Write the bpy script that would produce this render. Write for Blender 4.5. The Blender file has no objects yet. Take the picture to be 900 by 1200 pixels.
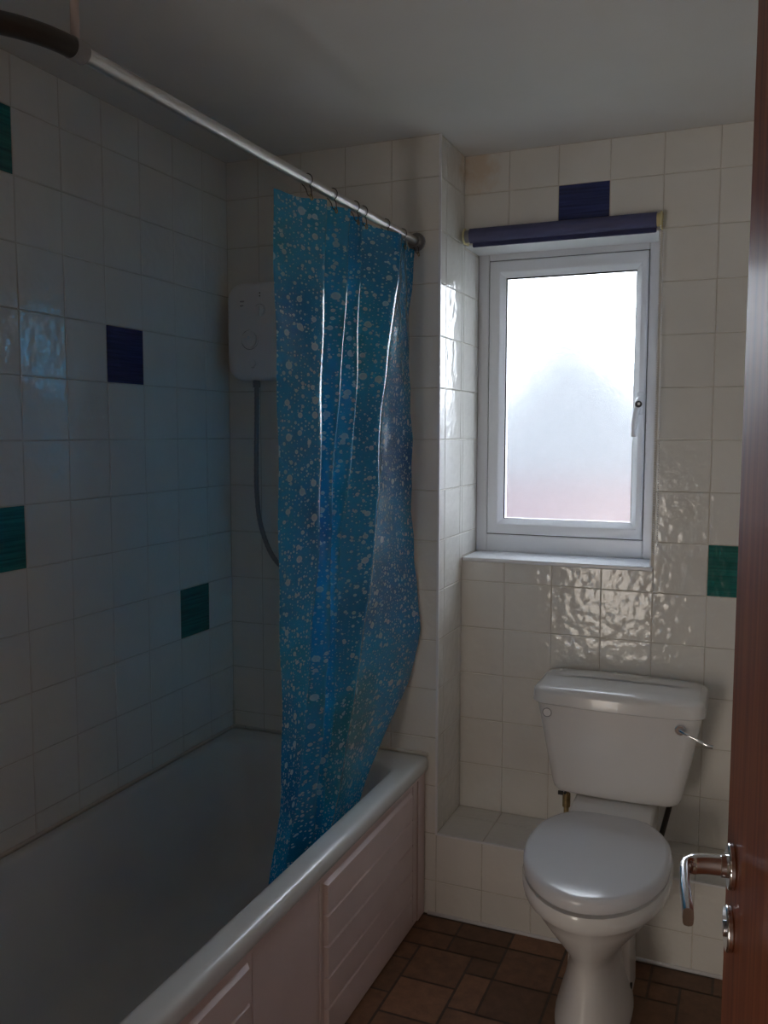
import bpy, bmesh, math, random
from mathutils import Vector, Matrix
random.seed(7)
S = bpy.context.scene
C = S.collection
PI = math.pi
P = .152                      # tile pitch
XE = 4.77 * P                 # end of the bath wall / start of the window recess
D = .2305                     # depth of the recess
FR = .39                      # inner face of the window frame
CEIL = 2.356
XR = 1.74                     # right wall
YN = -2.22                    # near wall
ZL = .72 * P                  # first grout line above the floor
LEDGE = ZL + P

# ------------------------------------------------------------------ materials
def nodes(name):
    m = bpy.data.materials.new(name); m.use_nodes = True
    nt = m.node_tree
    return m, nt, nt.nodes['Principled BSDF']

def lk(nt, a, b): nt.links.new(a, b)

def coords(nt, kind='Object'):
    return nt.nodes.new('ShaderNodeTexCoord').outputs[kind]

def noise(nt, vec, scale, detail=3, rough=.5):
    n = nt.nodes.new('ShaderNodeTexNoise'); n.inputs['Scale'].default_value = scale
    n.inputs['Detail'].default_value = detail; n.inputs['Roughness'].default_value = rough
    lk(nt, vec, n.inputs['Vector']); return n

def ramp(nt, fac, stops):
    r = nt.nodes.new('ShaderNodeValToRGB')
    el = r.color_ramp.elements
    while len(el) < len(stops): el.new(.5)
    for e, (p, c) in zip(el, stops): e.position = p; e.color = (*c, 1)
    lk(nt, fac, r.inputs['Fac']); return r

def bump(nt, bsdf, h, strength, dist):
    b = nt.nodes.new('ShaderNodeBump'); b.inputs['Strength'].default_value = strength
    b.inputs['Distance'].default_value = dist
    lk(nt, h, b.inputs['Height']); lk(nt, b.outputs['Normal'], bsdf.inputs['Normal']); return b

def simple(name, col, rough=.4, metal=0, var=.06, scale=6, bmp=0, bscale=200, bdist=.001, coat=0):
    m, nt, b = nodes(name)
    v = coords(nt)
    n = noise(nt, v, scale, 4)
    lo = tuple(c * (1 - var) for c in col); hi = tuple(min(1, c * (1 + var)) for c in col)
    r = ramp(nt, n.outputs['Fac'], [(.3, lo), (.7, hi)])
    lk(nt, r.outputs['Color'], b.inputs['Base Color'])
    b.inputs['Roughness'].default_value = rough; b.inputs['Metallic'].default_value = metal
    b.inputs['Coat Weight'].default_value = coat
    if bmp:
        n2 = noise(nt, v, bscale, 3); bump(nt, b, n2.outputs['Fac'], bmp, bdist)
    return m

def tile_mat(name, col, var=.04, streak=False):
    m, nt, b = nodes(name)
    v = coords(nt)
    if streak:
        mp = nt.nodes.new('ShaderNodeMapping'); mp.inputs['Scale'].default_value = (4, 4, 130)
        lk(nt, v, mp.inputs['Vector']); n = noise(nt, mp.outputs['Vector'], 1.5, 4)
    else:
        n = noise(nt, v, 5, 3)
    lo = tuple(c * (1 - var) for c in col); hi = tuple(min(1, c * (1 + var)) for c in col)
    r = ramp(nt, n.outputs['Fac'], [(.3, lo), (.7, hi)])
    if streak: lk(nt, r.outputs['Color'], b.inputs['Base Color'])
    else:   # an old yellow water stain in the top corner of the window recess
        vm = nt.nodes.new('ShaderNodeVectorMath'); vm.operation = 'DISTANCE'; vm.inputs[1].default_value = (.765, D, 2.315)
        lk(nt, v, vm.inputs[0])
        ns = noise(nt, v, 22, 5, .7)
        ad = nt.nodes.new('ShaderNodeMath'); ad.operation = 'MULTIPLY_ADD'; ad.inputs[1].default_value = .16
        lk(nt, ns.outputs['Fac'], ad.inputs[0]); lk(nt, vm.outputs['Value'], ad.inputs[2])
        sr = ramp(nt, ad.outputs[0], [(.105, (.45, .45, .45)), (.165, (0, 0, 0))])
        mx = nt.nodes.new('ShaderNodeMix'); mx.data_type = 'RGBA'
        lk(nt, sr.outputs['Color'], mx.inputs['Factor']); lk(nt, r.outputs['Color'], mx.inputs['A'])
        mx.inputs['B'].default_value = (.62, .40, .20, 1)
        lk(nt, mx.outputs['Result'], b.inputs['Base Color'])
    b.inputs['Roughness'].default_value = .11
    n2 = noise(nt, v, 34, 1.5)
    bump(nt, b, n2.outputs['Fac'], .55, .0035)
    return m

M = {}
M['tile'] = tile_mat('white_glazed_tile', (.80, .785, .745))
M['green'] = tile_mat('green_streaked_tile', (.015, .17, .155), .35, True)
M['blue'] = tile_mat('blue_streaked_tile', (.022, .035, .155), .4, True)
M['grout'] = simple('grout', (.60, .56, .50), .9, var=.2, scale=9)
M['ceiling'] = simple('ceiling_paint', (.76, .755, .74), .75, var=.04, scale=2.5, bmp=.25, bscale=14, bdist=.004)
M['paint'] = simple('wall_paint', (.66, .62, .55), .8)
M['upvc'] = simple('white_upvc', (.80, .82, .86), .28, var=.02)
M['gasket'] = simple('black_gasket', (.012, .012, .014), .6)
M['ceramic'] = simple('ceramic', (.78, .77, .76), .2, var=.02, coat=.25)
M['seat'] = simple('seat_plastic', (.70, .70, .73), .2, var=.02)
M['acrylic'] = simple('bath_acrylic', (.70, .72, .73), .22, var=.03)
M['panel'] = simple('bath_panel_plastic', (.72, .59, .58), .38, var=.04, bmp=.04, bscale=30)
M['chrome'] = simple('chrome', (.75, .76, .8), .12, 1, var=.03)
M['satin'] = simple('satin_aluminium', (.66, .65, .64), .3, 1, var=.03)
M['darkmetal'] = simple('dark_bronze_plastic', (.032, .026, .023), .35, 0, var=.1)
M['greyplastic'] = simple('grey_plastic', (.25, .25, .26), .4)
M['hose'] = simple('grey_hose', (.26, .27, .29), .35, .4)
M['white'] = simple('white_plastic', (.80, .80, .82), .35, var=.02)
M['mark'] = simple('grey_marking', (.16, .16, .17), .5)
M['black'] = simple('black_plastic', (.01, .01, .012), .4)
M['yellowed'] = simple('yellowed_plastic', (.72, .64, .36), .45, var=.1)
M['blind'] = simple('blue_blind_fabric', (.085, .09, .20), .6, var=.1, bmp=.3, bscale=600, bdist=.0004)
M['blindbar'] = simple('navy_hem_fabric', (.03, .035, .12), .6, var=.1)
M['brass'] = simple('aged_brass', (.42, .32, .16), .4, .8, var=.3, scale=60)
M['sealant'] = None
M['pinkpipe'] = simple('painted_support_tube', (.50, .42, .40), .4)
M['carpet'] = simple('hall_carpet', (.23, .17, .12), .95, bmp=.5, bscale=500)
M['support'] = M['pinkpipe']

def sealant():
    m, nt, b = nodes('sealant_with_mould')
    n = noise(nt, coords(nt), 24, 6, .65)
    r = ramp(nt, n.outputs['Fac'], [(.63, (.62, .60, .55)), (.72, (.05, .05, .04))])
    lk(nt, r.outputs['Color'], b.inputs['Base Color']); b.inputs['Roughness'].default_value = .45
    return m
M['sealant'] = sealant()

def wood():
    m, nt, b = nodes('varnished_mahogany')
    mp = nt.nodes.new('ShaderNodeMapping'); mp.inputs['Scale'].default_value = (22, 22, 1.2)
    lk(nt, coords(nt), mp.inputs['Vector'])
    n = noise(nt, mp.outputs['Vector'], 2.2, 8, .6)
    r = ramp(nt, n.outputs['Fac'], [(.3, (.10, .026, .012)), (.5, (.18, .052, .020)), (.7, (.26, .085, .032))])
    lk(nt, r.outputs['Color'], b.inputs['Base Color'])
    b.inputs['Roughness'].default_value = .5; b.inputs['Specular IOR Level'].default_value = .2; b.inputs['Coat Weight'].default_value = .05
    b.inputs['Coat Roughness'].default_value = .22
    bump(nt, b, n.outputs['Fac'], .08, .001)
    return m
M['wood'] = wood()

def vinyl():
    m, nt, b = nodes('terracotta_vinyl')
    at = nt.nodes.new('ShaderNodeAttribute'); at.attribute_name = 'Col'
    v = coords(nt)
    n = noise(nt, v, 26, 8, .7); n3 = noise(nt, v, 5, 4)
    r = ramp(nt, n.outputs['Fac'], [(.25, (.62, .60, .60)), (.75, (1.3, 1.25, 1.2))])
    mx = nt.nodes.new('ShaderNodeMix'); mx.data_type = 'RGBA'; mx.blend_type = 'MULTIPLY'
    mx.inputs['Factor'].default_value = 1
    lk(nt, at.outputs['Color'], mx.inputs['A']); lk(nt, r.outputs['Color'], mx.inputs['B'])
    lk(nt, mx.outputs['Result'], b.inputs['Base Color'])
    b.inputs['Roughness'].default_value = .5
    bump(nt, b, n.outputs['Fac'], .2, .001)
    return m
M['vinyl'] = vinyl()

def glass():
    m, nt, b = nodes('obscure_patterned_glass')
    nt.nodes.remove(b)
    out = nt.nodes['Material Output']
    v = coords(nt)
    n1 = noise(nt, v, 130, 2, .6)
    g = nt.nodes.new('ShaderNodeBsdfGlass'); g.inputs['IOR'].default_value = 1.45
    g.inputs['Roughness'].default_value = .19
    g.inputs['Color'].default_value = (.97, .98, 1, 1)
    bp = nt.nodes.new('ShaderNodeBump'); bp.inputs['Strength'].default_value = .45; bp.inputs['Distance'].default_value = .0008
    lk(nt, n1.outputs['Fac'], bp.inputs['Height']); lk(nt, bp.outputs['Normal'], g.inputs['Normal'])
    # small cells of translucent scatter, even over the whole pane
    t = nt.nodes.new('ShaderNodeBsdfTranslucent'); t.inputs['Color'].default_value = (.9, .92, .95, 1)
    mx = nt.nodes.new('ShaderNodeMixShader')
    vo = nt.nodes.new('ShaderNodeTexVoronoi'); vo.inputs['Scale'].default_value = 260
    lk(nt, v, vo.inputs['Vector'])
    r = ramp(nt, vo.outputs['Distance'], [(.0, (.06, .06, .06)), (.5, (.01, .01, .01))])
    lk(nt, r.outputs['Color'], mx.inputs['Fac'])
    lk(nt, g.outputs[0], mx.inputs[1]); lk(nt, t.outputs[0], mx.inputs[2])
    lk(nt, mx.outputs[0], out.inputs['Surface'])
    return m
M['glass'] = glass()

def curtain_mat():
    m, nt, b = nodes('blue_bubble_vinyl')
    nt.nodes.remove(b)
    out = nt.nodes['Material Output']
    uv = coords(nt, 'UV')
    def mth(op, a, c=None, clamp=False):
        n = nt.nodes.new('ShaderNodeMath'); n.operation = op; n.use_clamp = clamp
        for i, x in enumerate((a, c)):
            if x is None: continue
            if isinstance(x, (int, float)): n.inputs[i].default_value = x
            else: lk(nt, x, n.inputs[i])
        return n.outputs[0]
    big = noise(nt, uv, 2.2, 2)
    base = ramp(nt, big.outputs['Fac'], [(.32, (.012, .28, .36)), (.44, (.006, .42, .74)), (.54, (.005, .30, .62)), (.68, (.004, .13, .40))])
    col = base.outputs['Color']
    spots = None
    for scale, thr, k_, off in ((27, .45, .50, 0.0), (56, .25, .40, 3.3), (105, .2, .36, 7.1)):
        mp = nt.nodes.new('ShaderNodeMapping'); mp.inputs['Location'].default_value = (off, off * .7, 0)
        lk(nt, uv, mp.inputs['Vector'])
        vo = nt.nodes.new('ShaderNodeTexVoronoi'); vo.voronoi_dimensions = '2D'
        vo.inputs['Scale'].default_value = scale; vo.inputs['Randomness'].default_value = .9
        lk(nt, mp.outputs['Vector'], vo.inputs['Vector'])
        sp = nt.nodes.new('ShaderNodeSeparateColor'); lk(nt, vo.outputs['Color'], sp.inputs['Color'])
        # radius differs cell to cell, many cells are empty
        rr = mth('MULTIPLY', mth('SUBTRACT', sp.outputs['Red'], thr), k_)
        d = mth('DIVIDE', vo.outputs['Distance'], mth('MAXIMUM', rr, .001))
        inside = mth('MULTIPLY', mth('SUBTRACT', 1.0, d), 5.0, True)
        ring = mth('SUBTRACT', 1.0, mth('MULTIPLY', mth('ABSOLUTE', mth('SUBTRACT', d, .8)), 4.0), True)
        amt = mth('ADD', mth('MULTIPLY', inside, .72), mth('MULTIPLY', ring, .33), True)
        amt = mth('MULTIPLY', amt, mth('GREATER_THAN', rr, .02))
        spots = amt if spots is None else mth('MAXIMUM', spots, amt)
    mx = nt.nodes.new('ShaderNodeMix'); mx.data_type = 'RGBA'
    lk(nt, spots, mx.inputs['Factor']); lk(nt, col, mx.inputs['A']); mx.inputs['B'].default_value = (.66, .88, .90, 1)
    c = mx.outputs['Result']
    df = nt.nodes.new('ShaderNodeBsdfDiffuse'); lk(nt, c, df.inputs['Color'])
    hs = nt.nodes.new('ShaderNodeHueSaturation'); hs.inputs['Value'].default_value = 2.2; hs.inputs['Saturation'].default_value = 1.05
    lk(nt, c, hs.inputs['Color'])
    tr = nt.nodes.new('ShaderNodeBsdfTranslucent'); lk(nt, hs.outputs['Color'], tr.inputs['Color'])
    gl = nt.nodes.new('ShaderNodeBsdfGlossy'); gl.inputs['Roughness'].default_value = .12
    gl.inputs['Color'].default_value = (1, 1, 1, 1)
    n2 = noise(nt, uv, 16, 2)
    bp = nt.nodes.new('ShaderNodeBump'); bp.inputs['Strength'].default_value = .25; bp.inputs['Distance'].default_value = .006
    lk(nt, n2.outputs['Fac'], bp.inputs['Height'])
    lk(nt, bp.outputs['Normal'], gl.inputs['Normal'])
    m1 = nt.nodes.new('ShaderNodeMixShader'); m1.inputs[0].default_value = .6
    lk(nt, df.outputs[0], m1.inputs[1]); lk(nt, tr.outputs[0], m1.inputs[2])
    tp_ = nt.nodes.new('ShaderNodeBsdfTransparent'); tp_.inputs['Color'].default_value = (.05, .5, .9, 1)
    m0 = m1; m1 = nt.nodes.new('ShaderNodeMixShader'); m1.inputs[0].default_value = .38
    lk(nt, m0.outputs[0], m1.inputs[1]); lk(nt, tp_.outputs[0], m1.inputs[2])
    fr = nt.nodes.new('ShaderNodeFresnel'); fr.inputs['IOR'].default_value = 1.5
    m2 = nt.nodes.new('ShaderNodeMixShader'); lk(nt, fr.outputs[0], m2.inputs[0])
    lk(nt, m1.outputs[0], m2.inputs[1]); lk(nt, gl.outputs[0], m2.inputs[2])
    lk(nt, m2.outputs[0], out.inputs['Surface'])
    return m
M['curtain'] = curtain_mat()
M['brick'] = simple('brick_wall', (.085, .06, .065), .9, var=.15, scale=3)
M['roof'] = simple('slate_roof', (.075, .078, .085), .8, var=.1)
M['grass'] = simple('lawn', (.05, .07, .035), .95, var=.2)

# ------------------------------------------------------------------ helpers
def obj(name, bm, mat, parent=None, smooth=False, bevel=0, seg=2, subsurf=0, label=None, angle=None):
    me = bpy.data.meshes.new(name); bmesh.ops.recalc_face_normals(bm, faces=bm.faces)
    bm.to_mesh(me); bm.free()
    for mm in (mat if isinstance(mat, (list, tuple)) else [mat]): me.materials.append(mm)
    o = bpy.data.objects.new(name, me); C.objects.link(o)
    if parent: o.parent = parent
    if smooth:
        for p in me.polygons: p.use_smooth = True
        if angle:
            try: me.set_sharp_from_angle(angle=math.radians(angle))
            except Exception: pass
    if bevel:
        b = o.modifiers.new('bevel', 'BEVEL'); b.width = bevel; b.segments = seg; b.limit_method = 'ANGLE'
        b.angle_limit = math.radians(35)
        for p in me.polygons: p.use_smooth = True
        try: me.set_sharp_from_angle(angle=math.radians(50))
        except Exception: pass
    if subsurf:
        s = o.modifiers.new('sub', 'SUBSURF'); s.levels = s.render_levels = subsurf
    if label: o['label'] = label
    return o

def empty(name, loc=(0, 0, 0), rz=0):
    o = bpy.data.objects.new(name, None); C.objects.link(o); o.location = loc; o.rotation_euler = (0, 0, rz)
    o.empty_display_size = .05
    return o

def tag(o, label, cat, group=None):
    o['label'] = label; o['category'] = cat
    if group: o['group'] = group
    return o

def struct(o, label=None):
    o['kind'] = 'structure'
    if label: o['label'] = label
    return o

def box(bm, x0, x1, y0, y1, z0, z1, mi=0):
    vs = [bm.verts.new((x, y, z)) for x in (x0, x1) for y in (y0, y1) for z in (z0, z1)]
    fs = []
    for f in ((0, 1, 3, 2), (4, 6, 7, 5), (0, 4, 5, 1), (2, 3, 7, 6), (0, 2, 6, 4), (1, 5, 7, 3)):
        fc = bm.faces.new([vs[i] for i in f]); fc.material_index = mi; fs.append(fc)
    return vs

def newbox(*a):
    bm = bmesh.new(); box(bm, *a); return bm

def tube(bm, pts, r, seg=16, cap=True):
    pts = [Vector(p) for p in pts]
    rs = r if isinstance(r, (list, tuple)) else [r] * len(pts)
    rings = []
    t0 = (pts[1] - pts[0]).normalized()
    n = t0.cross(Vector((0, 0, 1)))
    if n.length < .01: n = t0.cross(Vector((1, 0, 0)))
    n.normalize()
    for i, p in enumerate(pts):
        t = (pts[min(i + 1, len(pts) - 1)] - pts[max(i - 1, 0)]).normalized()
        n = (n - t * n.dot(t)).normalized(); b = t.cross(n)
        rings.append([bm.verts.new(p + (n * math.cos(a) + b * math.sin(a)) * rs[i]) for a in [2 * PI * k / seg for k in range(seg)]])
    for A, B in zip(rings, rings[1:]):
        for k in range(seg): bm.faces.new((A[k], A[(k + 1) % seg], B[(k + 1) % seg], B[k]))
    if cap: bm.faces.new(rings[0]); bm.faces.new(list(reversed(rings[-1])))

def loft(bm, rings, cap0=True, cap1=True):
    R = [[bm.verts.new(p) for p in r] for r in rings]
    n = len(R[0])
    for A, B in zip(R, R[1:]):
        for k in range(n): bm.faces.new((A[k], A[(k + 1) % n], B[(k + 1) % n], B[k]))
    if cap0: bm.faces.new(list(reversed(R[0])))
    if cap1: bm.faces.new(R[-1])
    return R

def torus(bm, c, axis, R, r, n=20, m=8):
    axis = Vector(axis).normalized(); u = axis.orthogonal().normalized(); w = axis.cross(u)
    rings = []
    for i in range(n):
        a = 2 * PI * i / n; d = u * math.cos(a) + w * math.sin(a); cc = Vector(c) + d * R
        rings.append([bm.verts.new(cc + (d * math.cos(b) + axis * math.sin(b)) * r) for b in [2 * PI * k / m for k in range(m)]])
    for i in range(n):
        A, B = rings[i], rings[(i + 1) % n]
        for k in range(m): bm.faces.new((A[k], A[(k + 1) % m], B[(k + 1) % m], B[k]))

def cyl(bm, p0, p1, r, seg=24): tube(bm, [p0, p1], r, seg)

def rrect(cx, cy, hx, hy, r, z, n=6):
    pts = []
    for (sx, sy, a0) in ((1, 1, 0), (-1, 1, 90), (-1, -1, 180), (1, -1, 270)):
        for k in range(n + 1):
            a = math.radians(a0 + 90 * k / n)
            pts.append((cx + sx * (hx - r) + r * math.cos(a), cy + sy * (hy - r) + r * math.sin(a), z))
    return pts

def smoothcurve(pts, n=8):
    pts = [Vector(p) for p in pts]; out = []
    for i in range(len(pts) - 1):
        p0, p1, p2, p3 = pts[max(i - 1, 0)], pts[i], pts[i + 1], pts[min(i + 2, len(pts) - 1)]
        for k in range(n):
            t = k / n
            out.append(.5 * ((2 * p1) + (p2 - p0) * t + (2 * p0 - 5 * p1 + 4 * p2 - p3) * t * t + (3 * p1 - p0 - 3 * p2 + p3) * t ** 3))
    out.append(pts[-1]); return out

# ------------------------------------------------------------------ tiled surfaces
G = .0011                     # half the grout gap
def tiled(bm, origin, U, V, N, rects, ul, vl, accents={}, h=.0016):
    """relief tiles of pitch P on a plane; rects in (u0,u1,v0,v1); ul / vl = a grout line"""
    O, U, V, N = map(Vector, (origin, U, V, N))
    for (u0, u1, v0, v1) in rects:
        i0 = math.floor((u0 - ul) / P); i1 = math.ceil((u1 - ul) / P)
        j0 = math.floor((v0 - vl) / P); j1 = math.ceil((v1 - vl) / P)
        for i in range(i0, i1):
            for j in range(j0, j1):
                a0, a1 = max(ul + i * P, u0), min(ul + (i + 1) * P, u1)
                b0, b1 = max(vl + j * P, v0), min(vl + (j + 1) * P, v1)
                if a1 - a0 < .006 or b1 - b0 < .006: continue
                rnd = random.Random(i * 131 + j * 7 + int(O.x * 100) + 5)
                tx, ty = rnd.uniform(-.0005, .0005), rnd.uniform(-.0005, .0005)
                a0 += G; a1 -= G; b0 += G; b1 -= G
                e = .0016
                lo = [bm.verts.new(O + U * u + V * v) for u, v in ((a0, b0), (a1, b0), (a1, b1), (a0, b1))]
                hi = [bm.verts.new(O + U * u + V * v + N * (h + su * tx + sv * ty)) for u, v, su, sv in
                      ((a0 + e, b0 + e, -1, -1), (a1 - e, b0 + e, 1, -1), (a1 - e, b1 - e, 1, 1), (a0 + e, b1 - e, -1, 1))]
                mi = accents.get((i, j), 1)
                fs = [bm.faces.new(hi)] + [bm.faces.new((lo[k], lo[(k + 1) % 4], hi[(k + 1) % 4], hi[k])) for k in range(4)]
                for f in fs: f.material_index = mi
TM = [M['grout'], M['tile'], M['blue'], M['green']]
def wall(name, bm, label=None):
    me_o = obj(name, bm, TM)
    return struct(me_o, label)

# left wall, u = -y
bm = bmesh.new(); box(bm, -.12, 0, YN - .1, .12, 0, CEIL)
tiled(bm, (0, 0, 0), (0, -1, 0), (0, 0, 1), (1, 0, 0), [(0, -YN, 0, CEIL)], .1355, ZL,
      {(0, 5): 3, (2, 10): 2, (5, 7): 3, (5, 13): 3, (8, 10): 2})
wall('wall_left', bm)
# end wall of the bath
bm = bmesh.new(); box(bm, 0, XE, 0, .5, 0, CEIL)
tiled(bm, (0, 0, 0), (1, 0, 0), (0, 0, 1), (0, -1, 0), [(0, XE, 0, CEIL)], XE, ZL)
tiled(bm, (XE, 0, 0), (0, 1, 0), (0, 0, 1), (1, 0, 0), [(0, D, LEDGE, CEIL), (D, FR, 1.098, 2.075)], .207, ZL)
wall('wall_end', bm)
# ledge below the window
bm = bmesh.new(); box(bm, XE, XR, 0, D, 0, LEDGE)
tiled(bm, (0, 0, 0), (1, 0, 0), (0, 0, 1), (0, -1, 0), [(XE, XR, 0, LEDGE)], .872, ZL)
tiled(bm, (0, 0, LEDGE), (1, 0, 0), (0, 1, 0), (0, 0, 1), [(XE, XR, 0, D)], .872, .150)
wall('wall_ledge', bm)
# window wall with the opening
OX0, OX1, OZ0, OZ1 = XE, 1.318, 1.098, 2.085
bm = bmesh.new()
box(bm, XE, XR, D, .5, 0, OZ0 - .004); box(bm, XE, XR, D, .5, OZ1, CEIL); box(bm, OX1, XR, D, .5, OZ0 - .004, OZ1)
tiled(bm, (0, D, 0), (1, 0, 0), (0, 0, 1), (0, -1, 0),
      [(XE, OX1 + .007, LEDGE, OZ0 - .012), (XE, OX1 + .007, OZ1, CEIL), (OX1 + .007, XR, LEDGE, CEIL)], .869, ZL, {(1, 13): 2, (4, 6): 3})
wall('wall_window', bm)
# right wall, near wall with the door opening, widened to pass the hall light
bm = bmesh.new(); box(bm, XR, XR + .12, YN - .1, .5, 0, CEIL)
tiled(bm, (XR, 0, 0), (0, 1, 0), (0, 0, 1), (-1, 0, 0), [(YN, 0, 0, LEDGE), (YN, D, LEDGE, CEIL)], 0, ZL)
wall('wall_right', bm)
bm = bmesh.new(); box(bm, -.12, .60, YN - .1, YN, 0, CEIL); box(bm, .60, XR, YN - .1, YN, 2.03, CEIL)
struct(obj('wall_near', bm, M['paint']))
struct(obj('ceiling', newbox(-.12, XR + .12, YN - .1, .5, CEIL, CEIL + .08), M['ceiling']))
# hall outside the door (behind the camera)
struct(obj('wall_hall_back', newbox(-.6, 2.6, -3.7, -3.6, 0, CEIL), M['paint']))
struct(obj('wall_hall_left', newbox(-.7, -.6, -3.7, YN - .1, 0, CEIL), M['paint']))
struct(obj('wall_hall_right', newbox(2.6, 2.7, -3.7, YN - .1, 0, CEIL), M['paint']))
bm = bmesh.new(); box(bm, -.6, -.12, YN - .1, YN, 0, CEIL); box(bm, XR + .12, 2.6, YN - .1, YN, 0, CEIL)
struct(obj('wall_hall_front', bm, M['paint']))
struct(obj('ceiling', newbox(-.7, 2.7, -3.7, YN - .1, CEIL, CEIL + .08), M['ceiling']))
struct(obj('floor', newbox(-.7, 2.7, -3.7, YN - .1, -.1, 0), M['carpet']))

# vinyl floor with mixed blocks, unit .08
def build_floor():
    bm = bmesh.new(); box(bm, -.12, XR + .12, YN - .1, .5, -.1, -.0012)
    cl = bm.loops.layers.float_color.new('Col')
    grout = (.085, .055, .04, 1)
    for f in bm.faces:
        for l in f.loops: l[cl] = grout
    u = .08; x0, y0 = .738 - 10 * u, -.010
    nx, ny = 24, 29
    used = {}
    blocks = []
    pre = [(10, 2, 2, 2, .95), (10, 4, 2, 2, 1.35), (13, 1, 2, 2, .95), (12, 3, 1, 2, 1.25), (13, 3, 2, 2, .62), (9, 1, 2, 1, .85), (11, 0, 2, 1, .6), (11, 1, 2, 1, .5), (9, 2, 1, 1, .9), (9, 3, 1, 2, .85), (12, 2, 1, 1, .6), (9, 0, 2, 1, .8), (12, 5, 2, 1, 1.1), (9, 5, 1, 2, 1.1),
           (18, 0, 2, 1, .6), (17, 1, 1, 1, .8), (18, 1, 1, 1, .7), (17, 2, 2, 2, .62), (16, 0, 2, 1, .7)]
    rnd = random.Random(3)
    def put(i, j, w, h, b):
        for a in range(w):
            for c in range(h): used[(i + a, j + c)] = 1
        blocks.append((i, j, w, h, b))
    for b in pre: put(*b)
    for j in range(-3, ny):
        for i in range(nx):
            if (i, j) in used: continue
            opts = [(2, 2), (1, 2), (2, 1), (1, 1)]
            wt = [.5, .2, .2, .1]
            w, h = rnd.choices(opts, wt)[0]
            if any((i + a, j + c) in used for a in range(w) for c in range(h)):
                w = h = 1
            put(i, j, w, h, rnd.choice([.55, .7, .85, 1, 1.2, 1.35]))
    for (i, j, w, h, b) in blocks:
        g = .0035
        xa, xb = max(x0 + i * u + g, 0), min(x0 + (i + w) * u - g, XR)
        ya, yb = min(y0 - j * u - g, .0), max(y0 - (j + h) * u + g, YN)
        if xb - xa < .008 or ya - yb < .008: continue
        vs = [bm.verts.new((x, y, 0)) for x, y in ((xa, yb), (xb, yb), (xb, ya), (xa, ya))]
        f = bm.faces.new(vs)
        t = rnd.random() * .25
        b = .30 + b * .75; c = (.21 * b, (.105 + .02 * t) * b, (.055 + .03 * t) * b, 1)
        for l in f.loops: l[cl] = c
    me = bpy.data.meshes.new('floor'); bm.to_mesh(me); bm.free(); me.materials.append(M['vinyl'])
    o = bpy.data.objects.new('floor', me); C.objects.link(o); return struct(o)
build_floor()

# edge trims, sealant
struct(obj('trim_1', newbox(XE - .003, XE + .004, -.004, .003, LEDGE, CEIL), M['white'], bevel=.001))
struct(obj('trim_2', newbox(XE, XR, -.004, .004, LEDGE - .003, LEDGE + .003), M['white'], bevel=.001))
bm = bmesh.new(); tube(bm, [(.70, -.002, .004), (XR, -.002, .004)], .006, 8)
struct(obj('baseboard_window', bm, M['white'], smooth=True))
bm = bmesh.new(); tube(bm, [(.003, -1.69, .512), (.003, -.003, .512), (.70, -.003, .512)], .006, 8)
struct(obj('trim_3', bm, M['sealant'], smooth=True))
bm = bmesh.new(); tube(bm, [(.003, -.003, .52), (.003, -.003, .60)], .004, 8)
struct(obj('trim_4', bm, M['sealant'], smooth=True))

# ------------------------------------------------------------------ window
win = struct(empty('window_1', (1.02, FR, 1.1)), 'white plastic casement window with frosted glass')
def wpart(name, bm, mat, parent=win, **k):
    for v in bm.verts: v.co -= Vector(win.location)
    return obj(name, bm, mat, parent, **k)
def ring_box(bm, X0, X1, Z0, Z1, wl, wr, wb, wt, y0, y1):
    box(bm, X0, X0 + wl, y0, y1, Z0, Z1); box(bm, X1 - wr, X1, y0, y1, Z0, Z1)
    box(bm, X0 + wl, X1 - wr, y0, y1, Z0, Z0 + wb); box(bm, X0 + wl, X1 - wr, y0, y1, Z1 - wt, Z1)
fx0, fx1, fz0, fz1 = OX0 + .001, OX1, OZ0, OZ1
sx0, sx1, sz0, sz1 = .763, 1.274, 1.157, 2.061
gx0, gx1, gz0, gz1 = .818, 1.235, 1.210, 2.004
bm = bmesh.new(); ring_box(bm, fx0, fx1, fz0, fz1, sx0 - fx0, fx1 - sx1, sz0 - fz0, fz1 - sz1, FR, FR + .07)
wpart('window_frame', bm, M['upvc'], bevel=.003)
bm = bmesh.new(); ring_box(bm, sx0 - .004, sx1 + .004, sz0 - .004, sz1 + .004, .006, .006, .006, .006, FR + .004, FR + .01)
wpart('gasket', bm, M['gasket'])
# sash with a chamfered glazing bead
def sash():
    bm = bmesh.new()
    def rr(X0, X1, Z0, Z1, y): return [(X0, y, Z0), (X1, y, Z0), (X1, y, Z1), (X0, y, Z1)]
    e = .003
    rings = [rr(sx0 + e, sx1 - e, sz0 + e, sz1 - e, FR + .05), rr(sx0 + e, sx1 - e, sz0 + e, sz1 - e, FR - .004),
             rr(sx0 + e + .004, sx1 - e - .004, sz0 + e + .004, sz1 - e - .004, FR - .008),
             rr(gx0 - .018, gx1 + .018, gz0 - .018, gz1 + .018, FR - .008),
             rr(gx0 - .015, gx1 + .015, gz0 - .015, gz1 + .015, FR - .005),
             rr(gx0, gx1, gz0, gz1, FR + .010), rr(gx0, gx1, gz0, gz1, FR + .05)]
    R = [[bm.verts.new(p) for p in r] for r in rings]
    R.append(R[0])
    for A, B in zip(R, R[1:]):
        for k in range(4): bm.faces.new((A[k], A[(k + 1) % 4], B[(k + 1) % 4], B[k]))
    return bm
wpart('sash', sash(), M['upvc'], bevel=.0015)
bm = bmesh.new(); ring_box(bm, gx0 - .002, gx1 + .002, gz0 - .002, gz1 + .002, .005, .004, .004, .006, FR + .012, FR + .018)
wpart('glazing_seal', bm, M['gasket'])
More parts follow.
